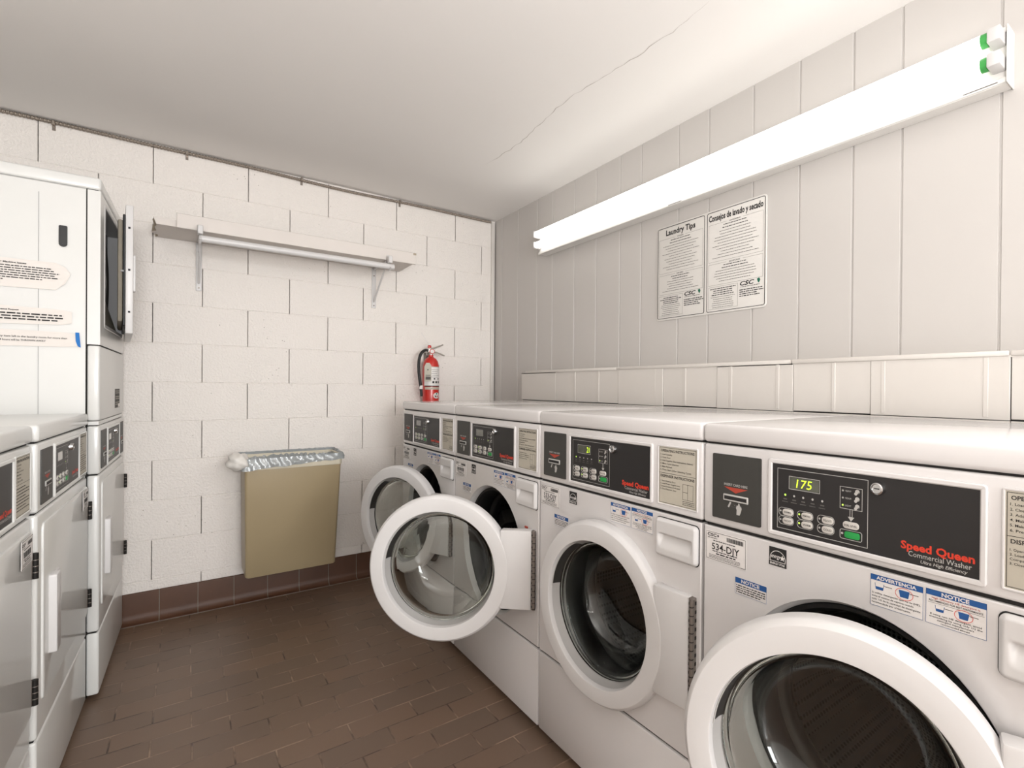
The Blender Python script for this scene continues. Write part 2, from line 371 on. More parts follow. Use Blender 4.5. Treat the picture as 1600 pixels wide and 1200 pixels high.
# boxed-in ledge behind the washers
b = MB(); FX = -.09; ZT = 1.302
jl = [-.558, -.951, -1.514, -1.826, -2.13, -2.47, -2.737, -3.094, -3.7, -4.4]
b.box(FX+.008, 0, jl[-1], jl[0]-.004, 0, ZT-.002, GAPM)
for i, (y0, y1) in enumerate(zip(jl[:-1], jl[1:])):
    dx = (.0, .0014, -.001, .0016, 0, .001, -.0006, .0012, 0)[i]; g = (.0010, .0020, .0012, .0016, .0014, .0008, .0018, .0016, .001)[i]
    b.box(FX+dx, FX+.009, y1+g, y0-g*.4, 1.1285 if i in (2, 4, 6) else 1.131, ZT, LEDGEP, .0012, 1)
    b.box(FX+dx, FX+.009, y1+g, y0-g*.4, 0, 1.1265, LEDGEP)
for y in (-1.143, -1.354, -1.772, -1.957, -2.2, -2.408, -2.617, -2.775, -3.039, -3.35): b.box(FX-.0016, FX+.002, y-.006, y+.006, 1.135, ZT-.004, LEDGEP, .001, 1)
b.box(FX, 0, jl[-1], jl[0], ZT-.006, ZT, LEDGEP)
struct(b, 'trim_2')
b = MB()
for y0, y1, d in ((-.61, -1.50, 0), (-1.503, -2.462, .001), (-2.466, -3.09, -.001), (-3.094, -4.4, .001)):
    b.box(FX-.006+d, FX+.012, y1, y0, ZT-.003, ZT+.012, LEDGEP, .004)
struct(b, 'trim_3')

# ------------------------------------------------------------------ washers
def dots(b, x, z, r, y, m): b.disc(x, z, r, y, m, 10)
def control_face(parent, kind, product):
    """kind 'w' washer, 'd' dryer; coordinates share the washer console (z .89 - 1.077) and are shifted by the parent"""
    b = MB(); y = -.0032
    b.slab(.028, .156, .910, 1.057, -.0030, .002, PANEL2, .003)
    b.text('INSERT CARD HERE', .092, .988, .0052, y, SILVER, .062, .01, 'CENTER')
    b.add([(.060, y, .985), (.124, y, .985), (.092, y, .973)], [(0, 2, 1)], REDD)
    b.box(.060, .126, -.006, -.003, .954, .969, SILVER, .0012, 1); b.rect(.0635, .1225, .9575, .9655, -.0062, INK)
    b.text('...', .095, .9455, .003, y, SILVER, .014, 0, 'CENTER')
    hand = [(.095, .926), (.103, .926), (.106, .932), (.1085, .941), (.106, .948), (.1045, .9435), (.103, .9505), (.100, .9525), (.0985, .947), (.0955, .9465), (.0935, .941), (.0955, .937)]
    b.add([(x, y, z) for x, z in hand], [tuple(range(len(hand)))], SILVER)
    b.add([(.071, y, .9405), (.075, y, .939), (.081, y, .951), (.077, y, .9525)], [(0, 1, 2, 3)], SILVER)
    b.line(.0795, .0925, .9415, .9485, .0006, y, GREYI)
    b.build('card_reader', parent)
    b = MB()
    b.frame(.174, .552, .9035, 1.0615, .0095, -.0055, .001, ENAMEL if kind == 'w' else DENAMEL, .007, .002)
    b.slab(.1835, .5425, .913, 1.052, -.0022, .002, PANEL, .002)
    y = -.0026
    b.line(.195, .376, .9205, 1.0435, .0010, y, SILVER)
    b.line(.221, .286, 1.0035, 1.030, .0009, y, SILVER)
    b.rect(.2225, .2845, 1.005, 1.0285, y, LCD)
    for i in range(5):
        x = .213+.0195*i; dots(b, x, .9905, .0022, y, LEDON if i == 0 and product == 'Washer' else SILVER); b.rect(x-.004, x+.004, .981, .9835, y, GREYI); b.rect(x-.007, x+.006, .976, .9775, y, GREYI)
    b.line(.325, .366, .9845, 1.0255, .0009, y, SILVER)
    for i, s in enumerate(('HEAVY', 'MEDIUM', 'LIGHT')):
        z = 1.018-.0135*i; dots(b, .3305, z, .0018, y, LEDON if i == 2 else SILVER); b.text(s, .335, z-.0015, .0032, y, SILVER, .011)
        dots(b, .357, z+.001, .0042, y, SILVER); dots(b, .3605, z-.0025, .0028, y, PANEL); dots(b, .354, z-.003, .0028, y, SILVER)
    b.rect(.3435, .3445, .970, .9845, y, SILVER); b.rect(.3475, .3485, .970, .9845, y, SILVER)
    b.add([(.340, y, .971), (.352, y, .971), (.346, y, .963)], [(0, 2, 1)], SILVER)
    b.text('Speed Queen', .5365, .9365, .0125, y, REDP, .106, .032, 'RIGHT')
    b.text('Commercial '+product, .5325, .9255, .0085, y, SILVER, .090, .002, 'RIGHT')
    if product == 'Washer': b.text('Ultra High Efficiency', .527, .9175, .0052, y, SILVER, .066, .01, 'RIGHT', .2)
    kp = b.build('keypad_panel', parent)
    names = (('NORMAL', 'PERM PRESS', 'DELICATE'), ('HOT', 'WARM', 'COLD'))
    cx = (.2135, .2545, .2965)
    for r in (0, 1):
        for c in (0, 1, 2):
            x = cx[c]+.004; z = .9555-.0175*r; b = MB()
            b.frame(x-.019, x+.0145, z-.0085, z+.0085, .0007, -.0030, -.002, SILVER, .0075)
            b.slab(x-.0095, x+.013, z-.0065, z+.0065, -.0042, -.002, BTN, .006, .0006)
            dots(b, x-.0145, z+.001, .0020, -.0029, LEDON if c == 1 else SILVER)
            b.text(names[r][c], x+.002, z-.0016, .0036, -.00435, INK, .016, .015, 'CENTER')
            b.build('button', parent)
    b = MB(); b.slab(.3315, .3605, .949, .962, -.0042, -.002, BTN, .006, .0006); b.text('SOIL LEVEL', .346, .9535, .0036, -.00435, INK, .024, .015, 'CENTER'); b.build('button', parent)
    b = MB(); b.frame(.3255, .366, .9285, .9465, .0008, -.0030, -.002, SILVER, .004); b.slab(.3345, .362, .9315, .9435, -.0042, -.002, GREENB, .004, .0006); dots(b, .330, .9385, .0022, -.0029, SILVER); b.build('start_button', parent, label='green start button')
    b = MB(); cxk, czk = .3935, 1.0315
    b.lathe([(.0125, 0), (.0125, -.004), (.0105, -.011), (.0085, -.012), (.0075, -.010), (0.0005, -.010)], cxk, czk, CHROME, 24); b.rect(cxk-.0045, cxk+.0045, czk-.001, czk+.001, -.0103, INK); b.build('key_lock', parent)
def instruction_label(parent, kind):
    b = MB(); y = -.0019
    b.frame(.569, .703, .908, 1.061, .004, -.0028, .001, ENAMEL if kind == 'w' else DENAMEL, .004, .001)
    b.slab(.572, .700, .911, 1.058, -.0015, .001, BEIGE, .003)
    b.line(.575, .697, .914, 1.055, .0008, y, INK)
    b.text('OPERATING INSTRUCTIONS', .636, 1.044, .0062, y, INK, .112, .02, 'CENTER')
    T = ['1. Load Laundry', '2. Close Door', '3. Add Supplies (See Instructions Below)', '4. Make Cycle Selection', '5. Make Payment', '6. Press Start (After Selecting Cycle)'] if kind == 'w' else ['1. Load Laundry', '2. Close Door', '3. Make Cycle Selection', '4. Make Payment', '5. Press Start', '6. Clean Lint Filter']
    for i, s in enumerate(T): b.text(s, .579, 1.0355-.0078*i, .0040, y, INK, min(.0027*len(s), .108), .008)
    b.rect(.575, .697, .9895, .9903, y, INK)
    if kind == 'w':
        b.text('DISPENSER INSTRUCTIONS', .636, .9795, .0062, y, INK, .112, .02, 'CENTER')
        for i, s in enumerate(('1. Open Dispenser Door', '2. Load Proper Supplies into', '   Compartments as Indicated', '3. Close Dispenser Door')): b.text(s, .579, .968-.0068*i, .0036, y, INK, .0024*len(s), .006)
        b.line(.655, .689, .932, .970, .0008, y, INK); b.rect(.671, .6718, .932, .970, y, INK); b.rect(.655, .671, .950, .9508, y, INK)
        for i in range(3): b.dashes(.655, .693, .927-.004*i, .0014, y, INK, i)
    else:
        for i in range(8): b.dashes(.579, .690 if i % 3 else .66, .980-.0076*i, .0022, y, INK, i)
    return b.build('instruction_label', parent)
def id_sticker(parent, x0, z0, num=None, ww=.112, hh=.067):
    b = MB(); y = -.0010; k = ww/.112
    b.slab(x0, x0+ww, z0, z0+hh, -.0006, .0006, STICK, .003); b.line(x0+.0016, x0+ww-.0016, z0+.0016, z0+hh-.0016, .0009, y, INK)
    b.text('CSC', x0+.005*k, z0+.055, .0070, y, INK, .026*k, .03); b.dashes(x0+.006*k, x0+.033*k, z0+.0505, .0016, y, GREYI, 3)
    b.add([(x0+.033*k, y, z0+.0585), (x0+.0355*k, y, z0+.0625), (x0+.038*k, y, z0+.0585), (x0+.0355*k, y, z0+.055)], [(0, 3, 2, 1)], INK)
    rnd = random.Random(11); x = x0+.060*k
    while x < x0+.104*k:
        t = rnd.choice((.0006, .0012, .0018))*k; b.rect(x, x+t, z0+.051, z0+.0605, y, INK); x += t+rnd.choice((.0006, .001))*k
    b.dashes(x0+.022*k, x0+.084*k, z0+.045, .0020, y, INK, 4)
    if num: b.text(num, x0+.056*k, z0+.0255, .0150, y, INK, .076*k, .012, 'CENTER')
    else:
        for i in range(7): b.rect(x0+(.020+.0105*i)*k, x0+(.027+.0105*i)*k, z0+.026, z0+.040, y, INK)
    b.dashes(x0+.020*k, x0+.088*k, z0+.021, .0020, y, INK, 5); b.dashes(x0+.030*k, x0+.084*k, z0+.0155, .0028, y, INK, 6)
    for i in range(3): b.dashes(x0+.010*k, x0+.096*k, z0+.0115-.0032*i, .0014, y, GREYI, 7+i)
    return b.build('id_sticker', parent)
def cup(b, x, z, s, y, full=False):
    b.add([(x-s, y, z+s*.7), (x+s, y, z+s*.7), (x+s*.75, y, z-s*.7), (x-s*.75, y, z-s*.7)], [(0, 3, 2, 1)], BLUEP)
    if not full: b.add([(x-s*.88, y-.0001, z+s*.7), (x+s*.88, y-.0001, z+s*.7), (x+s*.78, y-.0001, z-s*.05), (x-s*.78, y-.0001, z-s*.05)], [(0, 3, 2, 1)], STICK)
    b.rect(x+s, x+s*2.6, z+s*.3, z+s*.42, y, INK)
def ring(b, cx, cz, rx, rz, t, y, m, n=24):
    vs = [(cx+(rx+d)*math.cos(2*PI*i/n), y, cz+(rz+d)*math.sin(2*PI*i/n)) for d in (0, t) for i in range(n)]
    b.add(vs, [(i, n+i, n+(i+1) % n, (i+1) % n) for i in range(n)], m)
ZC, UC = .558, .353
def shell(b, x0, x1, y0, y1, z0, z1, m, *gaps):
    # sheet-metal case, open at the front, with the dark joints between the front panels
    for a in ((x0, x0+.004, y0, y1, z0, z1), (x1-.004, x1, y0, y1, z0, z1), (x0, x1, y1-.004, y1, z0, z1), (x0, x1, y0, y1, z0, z0+.004), (x0, x1, y0, y1, z1-.004, z1)): b.box(*a, m)
    for g0, g1 in gaps: b.box(x0+.002, x1-.002, .007, y0+.02, g0, g1, GAPM)
def washer_proto():
    t = thing('washing_machine', 'x', 'washing machine')
    W = .716
    b = MB(); shell(b, .004, W-.004, .03, .695, .03, 1.080, ENAMEL, (1.070, 1.085), (.886, .895), (.293, .301)); b.build('cabinet', t)
    for fx in (.05, .666):
        for fy in (.06, .64): MB().vl([(.0, 0), (.022, 0), (.022, .012), (.010, .014), (.010, .034)], fx, fy, RUBBER, 16).build('foot', t)
    b = MB(); b.box(-.0005, W+.0005, -.004, .70, 1.0815, 1.125, ENAMEL, .009, 3); b.slab(.03, W-.03, 0, 0, 0, 0, ENAMEL) if False else None
    b.build('top_lid', t)
    b = MB(); b.box(0, W, 0, .034, .8925, 1.0775, ENAMEL, .006, 3); con = b.build('control_console', t)
    control_face(con, 'w', 'Washer'); instruction_label(con, 'w')
    # front panel with the round port
    b = MB(); n = 96; R0 = .262; z0, z1 = .2995, .8885; x0, x1 = .0, W; e = .005
    def rectpt(a, ins):
        dx, dz = math.cos(a), math.sin(a); ks = []
        if dx > 1e-9: ks.append((x1-ins-UC)/dx)
        if dx < -1e-9: ks.append((x0+ins-UC)/dx)
        if dz > 1e-9: ks.append((z1-ins-ZC)/dz)
        if dz < -1e-9: ks.append((z0+ins-ZC)/dz)
        k = min(ks); return (UC+dx*k, ZC+dz*k)
    angs = sorted([2*PI*i/n for i in range(n)]+[math.atan2(zz-ZC, xx-UC) % (2*PI) for xx in (x0+e, x1-e) for zz in (z0+e, z1-e)])
    m_ = len(angs); rows = []
    Rc = min(R0, ZC-z0-.0072)
    rows.append([(UC+Rc*math.cos(a), .004, ZC+Rc*math.sin(a)) for a in angs])
    rows.append([(UC+(Rc)*math.cos(a), 0, ZC+(Rc)*math.sin(a)) for a in angs])
    rows.append([(*[rectpt(a, e)[0]], 0, rectpt(a, e)[1]) for a in angs])
    rows.append([(UC+(rectpt(a, e)[0]-UC)*1.008, .002, ZC+(rectpt(a, e)[1]-ZC)*1.006) for a in angs])
    rows.append([(UC+(rectpt(a, e)[0]-UC)*1.012, .03, ZC+(rectpt(a, e)[1]-ZC)*1.008) for a in angs])
    vs = sum(rows, []); fs = [(k*m_+i, k*m_+(i+1) % m_, (k+1)*m_+(i+1) % m_, (k+1)*m_+i) for k in range(4) for i in range(m_)]
    b.add(vs, fs, ENAMEL, True)
    b.lathe([(Rc, .0), (Rc-.002, .005), (Rc-.005, .008), (Rc-.008, .014), (Rc-.012, .026), (Rc-.015, .034)], UC, ZC, PLAST, 96)
    fp = b.build('front_panel', t, sharp=30)
    b = MB(); b.box(.001, W-.001, -.001, .03, .030, .2955, ENAMEL, .005, 2); b.build('kick_panel', t)
    # gasket, drum
    b = MB(); b.lathe([(.243, .038), (.2425, .026), (.238, .020), (.230, .022), (.222, .034), (.218, .045), (.212, .075), (.216, .092), (.205, .098), (.200, .110), (.206, .13), (.24, .135)], UC, ZC, RUBBER, 96); b.build('door_gasket', t)
    b = MB(); b.lathe([(.205, .135), (.242, .145), (.25, .16), (.25, .52), (.235, .55), (.0005, .55)], UC, ZC, DRUM, 96); dr = b.build('drum', t)
    for k in range(3):
        a = math.radians(50+120*k); b = MB(); er = Vector((math.cos(a), 0, math.sin(a))); et = Vector((-math.sin(a), 0, math.cos(a))); c = Vector((UC, 0, ZC)); vs = []
        for yy in (.17, .53):
            for rr_, tt in ((.249, -.045), (.215, -.018), (.195, 0), (.215, .018), (.249, .045)): vs.append(c+er*rr_+et*tt+Vector((0, yy, 0)))
        fs = [(i, i+1, i+6, i+5) for i in range(4)]+[(0, 1, 2, 3, 4), (5, 6, 7, 8, 9)]; b.add(vs, fs, GALV); b.build('drum_vane', dr)
    # dispenser drawer
    b = MB(); b.frame(.566, .709, .7765, .8765, .004, -.0012, .002, GAPM, .012)
    x0h, x1h, zt, zb = .586, .690, .834, .797
    NX, NZ = 44, 44; vs = []; fs = []; X0, X1, Z0, Z1 = .568, .707, .7785, .8745
    def sst(v): v = max(0, min(1, v)); return v*v*(3-2*v)
    for j in range(NZ+1):
        z = Z0+(Z1-Z0)*j/NZ
        for i in range(NX+1):
            x = X0+(X1-X0)*i/NX
            # keep the outline rounded
            rx = max(0, abs(x-(X0+X1)/2)-((X1-X0)/2-.011)); rz = max(0, abs(z-(Z0+Z1)/2)-((Z1-Z0)/2-.011)); rr_ = math.hypot(rx, rz)
            xx, zz = x, z
            if rr_ > .011: xx = x-(rx-rx*.011/rr_)*(1 if x > (X0+X1)/2 else -1); zz = z-(rz-rz*.011/rr_)*(1 if z > (Z0+Z1)/2 else -1)
            e = min(1, rr_/.011) if (rx or rz) else 0
            yy = -.0125+.007*sst((e-.45)/.55)
            if x0h-.004 < x < x1h+.004 and zb < z < zt+.004:
                ex = sst(min(x-x0h+.004, x1h+.004-x)/.007); t_ = (z-zb)/(zt-zb); dep = .0113*sst(min(1, t_*1.15)) if z <= zt else .0113*(1-(z-zt)/.004)
                yy += dep*ex
            vs.append((xx, yy, zz))
    for j in range(NZ):
        for i in range(NX): a = j*(NX+1)+i; fs.append((a, a+1, a+NX+2, a+NX+1))
    b.add(vs, fs, PLAST, True)
    bd = [i for i in range(NX+1)]+[(NX+1)*j+NX for j in range(1, NZ+1)]+[(NX+1)*NZ+i for i in range(NX-1, -1, -1)]+[(NX+1)*j for j in range(NZ-1, 0, -1)]
    rim = [vs[q] for q in bd]; n_ = len(rim); b.add(rim+[(p[0], 0, p[2]) for p in rim], [(i, (i+1) % n_, n_+(i+1) % n_, n_+i) for i in range(n_)], PLAST)
    dd = b.build('dispenser_drawer', t, sharp=60)
    # stickers on the front panel
    b = MB(); y = -.0010
    b.rect(.176, .216, .839, .877, -.0006, INK); ring(b, .196, .853, .017, .017, .0012, y, STICK)
    b.rect(.176, .216, .839, .8475, -.0012, INK); b.rect(.178, .214, .848, .849, -.0014, STICK)
    b.text('energy', .1815, .855, .0085, -.0014, STICK, .021, .01, 'LEFT', .3)
    st = [(.207+.0065*(1 if i % 2 == 0 else .45)*math.cos(PI/2+PI*i/5), .8575+.0065*(1 if i % 2 == 0 else .45)*math.sin(PI/2+PI*i/5)) for i in range(10)]
    b.add([(a, -.0015, c) for a, c in st]+[(.207, -.0015, .8575)], [(i, (i+1) % 10, 10) for i in range(10)], STICK)
    b.text('ENERGY STAR', .196, .8415, .0042, -.0014, STICK, .034, .02, 'CENTER'); b.build('energy_sticker', fp)
    b = MB(); b.slab(.092, .171, .752, .788, -.0006, .0006, STICK, .0005); b.line(.092, .171, .752, .788, .0005, y, BLUEP); b.rect(.092, .171, .776, .788, y, BLUEP)
    b.text('NOTICE', .131, .7785, .0072, -.0014, STICK, .046, .03, 'CENTER')
    for i in range(4): b.dashes(.0945, .168-.012*(i == 3), .7700-.0048*i, .0022, y, INK, i+20)
    b.build('notice_sticker', fp)
    b = MB(); b.slab(.381, .465, .823, .878, -.0006, .0006, STICK, .0005); b.line(.381, .465, .823, .878, .0005, y, BLUEP); b.rect(.381, .465, .868, .878, y, BLUEP)
    b.text('ADVERTENCIA', .423, .8702, .0058, -.0014, STICK, .064, .03, 'CENTER'); cup(b, .396, .858, .008, y); cup(b, .436, .857, .0085, y, True); ring(b, .436, .857, .0135, .0095, .0008, -.0014, REDP)
    for i, s in enumerate(('Si utiliza detergente que no es (HE),', 'evite el exceso de espuma usando', 'solo 1/2 de la cantidad de detergente', 'recomendada por el fabricante.')): b.text(s, .3835, .8445-.0055*i, .0030, y, INK, .0021*len(s), .01)
    b.build('detergent_sticker', fp, label='warning sticker with a blue ADVERTENCIA band')
    b = MB(); b.slab(.469, .552, .8225, .879, -.0006, .0006, STICK, .0005); b.line(.469, .552, .8225, .879, .0005, y, BLUEP); b.rect(.469, .552, .8695, .879, y, BLUEP)
    b.text('NOTICE', .5105, .8712, .0060, -.0014, STICK, .038, .03, 'CENTER')
    b.text('High Efficiency HE detergent is', .5105, .8645, .0030, y, REDD, .066, .01, 'CENTER'); b.text('RECOMMENDED FOR BEST PERFORMANCE', .5105, .8598, .0030, y, INK, .074, .01, 'CENTER'); b.rect(.472, .549, .8575, .858, y, GREYI)
    cup(b, .489, .850, .007, y); cup(b, .522, .8495, .0075, y, True); ring(b, .522, .8495, .012, .0085, .0008, -.0014, REDP)
    for i, s in enumerate(('If using non HE detergent, avoid', 'oversudsing by using only 1/2 the', 'detergent manufacturers', 'recommended amount')): b.text(s, .5105, .838-.0042*i, .0028, y, INK, .0022*len(s), .01, 'CENTER')
    b.build('detergent_sticker', fp, label='sticker with a blue NOTICE band and two cup drawings')
    return t
def washer_door(t, ang):
    """door frame: x=0 at the hinge line, door body toward -x, outside toward -y"""
    a = .341; cx, cz = -a, ZC
    b = MB()
    # white ring: back rim, side, front face, inner lip
    b.lathe([(.214, .034), (.255, .034), (.2605, .031), (.2615, .026), (.2605, .008), (.2590, .003), (.2520, -.0055), (.2500, -.0066), (.2085, -.0100), (.2058, -.0092), (.2048, -.0070), (.2035, .005)], cx, cz, PLAST, 140)
    # flange that carries the hinge
    b.box(-.352+.0, -.0+.0, 0, 0, 0, 0, PLAST) if False else None
    vs = []; zs = [(.706), (.428)]
    b.box(-.118, -.006, -.006, .030, .428, .706, PLAST, .006, 2)
    d = b.build('door', t, sharp=24); d.location = (.694, -.009, 0); d.rotation_euler = (0, 0, ang)
    b = MB()
    b.lathe([(.2035, .005), (.200, .018), (.196, .030), (.1925, .038)], cx, cz, LIPG, 96)
    b.lathe([(.214, .036), (.250, .036)], cx, cz, GREYPL, 96)
    b.build('inner_ring', d)
    b = MB(); b.lathe([(.2030, .004), (.2005, .006), (.1985, .018), (.1945, .029), (.1915, .030)], cx, cz, DARKPL, 30, 118, 172)
    b.lathe([(.2042, .003), (.2020, .0015), (.2010, .004)], cx, cz, SILVER, 30, 116, 174)
    b.build('handle_pocket', d)
    b = MB()
    out = [(.193, .034), (.187, .038), (.182, .050), (.174, .085), (.160, .118), (.140, .140), (.105, .150), (.06, .154), (.0004, .155)]
    inn = [(.0004, .149), (.06, .148), (.103, .144), (.135, .135), (.154, .115), (.168, .084), (.176, .050), (.181, .033), (.193, .028)]
    b.lathe(out+inn+[(.193, .034)], cx, cz, GLASS, 96); b.build('door_glass', d, fixn=True)
    # piano hinge
    b = MB(); b.box(-.0065, .0075, -.0035, .030, .430, .704, STEEL, .001, 1)
    b.cyl((.003, -.005, .430), (.003, -.005, .704), .0052, STEEL, 14)
    k = 13
    for i in range(k):
        z = .434+.270*i/k; b.cyl((.003, -.005, z), (.003, -.005, z+.0022), .0056, DARKM, 14)
        b.box(-.0060, -.0015, -.0042, -.0030, z+.004, z+.0105, DARKM); b.box(.0060, .0078, .002, .020, z+.004, z+.0125, DARKM)
    b.build('hinge', d)
    return d
wp = washer_proto()
WX, WY, WP_ = -.836, -.526, .72
WR = -PI/2
angs_ = (24.6, 46.3, 4.6, 19.3)
labels = ('front-loading washer nearest the back corner, door ajar and half hidden behind the next door',
          'front-loading washer second from the back wall, its round glass door swung wide open facing out',
          'front-loading washer with its round door shut and 21 lit on the display',
          'large foreground front-loading washer with 175 lit in green and door slightly ajar')
door0 = None
for i in range(4):
    t = wp if i == 0 else copy_tree(wp)
    t.location = (WX, WY-WP_*i, 0); t.rotation_euler = (0, 0, WR); t['label'] = labels[i]; t['group'] = 'front-loading washers along the panelled wall'
    if i: continue
doors = []
ws = [wp]+[o for o in C.objects if o.parent is None and o.name.startswith('washing_machine.')]
ws.sort(key=lambda o: -o.location.y)
for i, t in enumerate(ws):
    if i == 0: door0 = washer_door(t, math.radians(angs_[0]))
    else:
        d = copy_tree(door0, t); d.rotation_euler = (0, 0, math.radians(angs_[i]))
    fp = [c for c in t.children if c.name.startswith('front_panel')][0]
    id_sticker(fp, .008, .808, (None, None, '533-DJY', '534-DJY')[i])
    con = [c for c in t.children if c.name.startswith('control_console')][0]
    if i == 1:
        b = MB(); b.box(.622, .642, -.003, .001, .700, .708, REDD, .001, 1); b.build('latch_tab', fp, label='small red tab beside the door opening')
    if i >= 2:
        b = MB(); b.text(('21', '175')[i-2], .281 if i == 2 else .270, 1.0085, .0165, -.0031, DIGIT, .014 if i == 2 else .033, -.004, 'RIGHT', .12); b.build('display_digits', con, label='glowing yellow-green digits')

# ------------------------------------------------------------------ dryers (x runs from the near side to the back wall side)
def shift(o, dz):
    for c in o.children:
        if c.parent == o: c.location.z += dz
def dryer_front(t, W=.716, stack=False):
    """single dryer front: console .860-1.048, door panel .262-.858, kick panel .005-.258"""
    D = DENAMEL
    b = MB(); b.box(0, W, 0, .036, .8625, 1.0465, D, .007, 3); con = b.build('control_console', t)
    e = bpy.data.objects
    if not stack:
        control_face(con, 'd', 'Dryer'); instruction_label(con, 'd'); shift(con, -.030)
    else:
        control_face(con, 'd', 'Dryer'); shift(con, -.030)
        kp = [c for c in con.children if c.name.startswith('keypad_panel')][0]
        b = MB(); b.slab(.565, .690, .880, 1.027, -.0030, .002, PANEL2, .003); b.box(.597, .659, -.006, -.003, .924, .939, SILVER, .0012, 1); b.rect(.6005, .6555, .9275, .9355, -.0062, INK)
        b.text('INSERT CARD HERE', .628, .958, .0052, -.0032, SILVER, .062, .01, 'CENTER'); b.add([(.596, -.0032, .955), (.660, -.0032, .955), (.628, -.0032, .943)], [(0, 2, 1)], REDD)
        b.build('card_reader', con)
    b = MB(); b.box(0, W, 0, .036, .2625, .8585, D, .008, 3); bp_ = b.build('front_panel', t)
    b = MB(); b.slab(.045, .703, .345, .828, -.0050, .004, D, .02, .004); dr = b.build('door', t)
    b = MB(); b.slab(.100, .150, .450, .670, -.022, -.004, PLAST, .006, .004); b.slab(.148, .205, .456, .664, -.011, -.004, PLAST, .006, .003); b.build('handle', dr)
    for z in (.700, .372):
        b = MB(); b.cyl((.709, -.010, z), (.709, -.010, z+.066), .0065, DARKM, 12); b.box(.700, .716, -.006, .002, z, z+.066, STEEL, .001, 1)
        for q in (.016, .032, .048): b.cyl((.709, -.010, z+q), (.709, -.010, z+q+.0022), .0070, STEEL, 12)
        b.build('hinge', dr)
    b = MB(); b.box(0, W, 0, .036, .022, .2585, D, .007, 3); b.build('kick_panel', t)
    for fx in (.05, .666):
        for fy in (.06, .62): MB().vl([(.0, 0), (.022, 0), (.022, .012), (.010, .014), (.010, .034)], fx, fy, RUBBER, 16).build('foot', t)
    return dr
def single_dryer():
    t = thing('dryer', 'x', 'dryer'); W = .716
    b = MB(); shell(b, .003, W-.003, .03, .68, .03, 1.052, DENAMEL, (.856, .866), (.256, .265), (1.04, 1.055)); b.build('cabinet', t)
    b = MB(); b.box(-.001, W+.001, -.003, .685, 1.0505, 1.096, DENAMEL, .009, 3); b.build('top_lid', t)
    dr = dryer_front(t)
    return t, dr
t1, d1 = single_dryer(); t1['group'] = 'single dryers in front of the stacked dryer'
RD = math.radians(1.2)
def place(t, y):  # row is turned 1.2 degrees; every unit slides back a little more
    t.rotation_euler = (0, 0, PI/2-RD)
t1.location = (-2.1045, -1.512, 0); place(t1, 0); t1['label'] = 'single white dryer butted against the tall stacked dryer, lower of the two heights'
t2 = copy_tree(t1); t2.location = (-2.128, -2.25, 0); t2['label'] = 'white dryer cut off by the left edge of the photo, farthest from the block wall'
for t, nm in ((t1, 0), (t2, 1)):
    dr = [c for c in t.children if c.name.startswith('door')][0]
    s = id_sticker(dr, .590, .752, None if nm == 0 else None, .100, .070); s.location.y = -.0085+.0006

# tall stacked dryer
st = thing('stacked_dryer', 'tall white stacked dryer in the left corner, upper door ajar, paper notices on its side', 'dryer', (-2.0565, -.772, 0), PI/2-RD)
W = .716; D = DENAMEL
b = MB(); shell(b, .002, W-.002, .040, .66, .03, 1.942, D, (.856, .866), (.256, .265), (1.0462, 1.0492), (1.348, 1.358), (1.934, 1.944))
b.box(-.0002, .003, .1625, .1635, 1.07, 1.90, GREYPL); b.build('cabinet', st)
b = MB(); b.box(-.001, W+.001, -.002, .665, 1.9405, 1.9885, D, .010, 3); b.build('top_cap', st)
dryer_front(st, stack=True)
b = MB(); b.box(.0, W, .0, .036, 1.0660, 1.3520, D, .007, 3); b.box(.001, W-.001, .003, .034, 1.0495, 1.064, D, .001, 1); ap = b.build('access_panel', st)
b = MB(); b.slab(.42, .57, 1.100, 1.185, -.0008, .001, GREYI, .001)
for i in range(9): b.dashes(.43, .56, 1.106+.0085*i, .003, -.0012, BEIGE if i % 3 else INK, i)
b.rect(.51, .565, 1.102, 1.118, -.0014, STICK); b.build('rating_label', ap)
# upper front with door opening
b = MB(); ox0, ox1, oz0, oz1 = .100, .650, 1.432, 1.915
for a in ((0, ox0, 1.3555, 1.9385), (ox1, W, 1.3555, 1.9385), (ox0, ox1, 1.3555, oz0), (ox0, ox1, oz1, 1.9385)): b.box(a[0], a[1], 0, .036, a[2], a[3], D)
b.frame(ox0-.004, ox1+.004, oz0-.004, oz1+.004, .016, -.002, .05, PLAST, .02, .002)
b.box(.001, .0030, .0362, .0398, .03, 1.936, GAPM); uf = b.build('upper_front_panel', st)
b = MB(); cxu, czu = .36, 1.66
b.box(ox0, ox1, .05, .054, oz0, oz1, RUBBER); 
b.build('bulkhead', st)
b = MB(); b.lathe([(.245, .048), (.235, .040), (.225, .048), (.222, .12)], cxu, czu, GALV, 48); b.lathe([(.222, .0485), (.0005, .0485)], cxu, czu, BLACKH, 48); b.build('drum', st)
b = MB(); b.box(.16, .55, .02, .047, oz0+.004, oz0+.055, LINT, .008); b.add([(.12, .012, oz0+.012), (.60, .012, oz0+.012), (.52, .046, oz0+.16), (.2, .046, oz0+.16)], [(0, 1, 2, 3)], BEIGE); b.build('lint_screen', st)
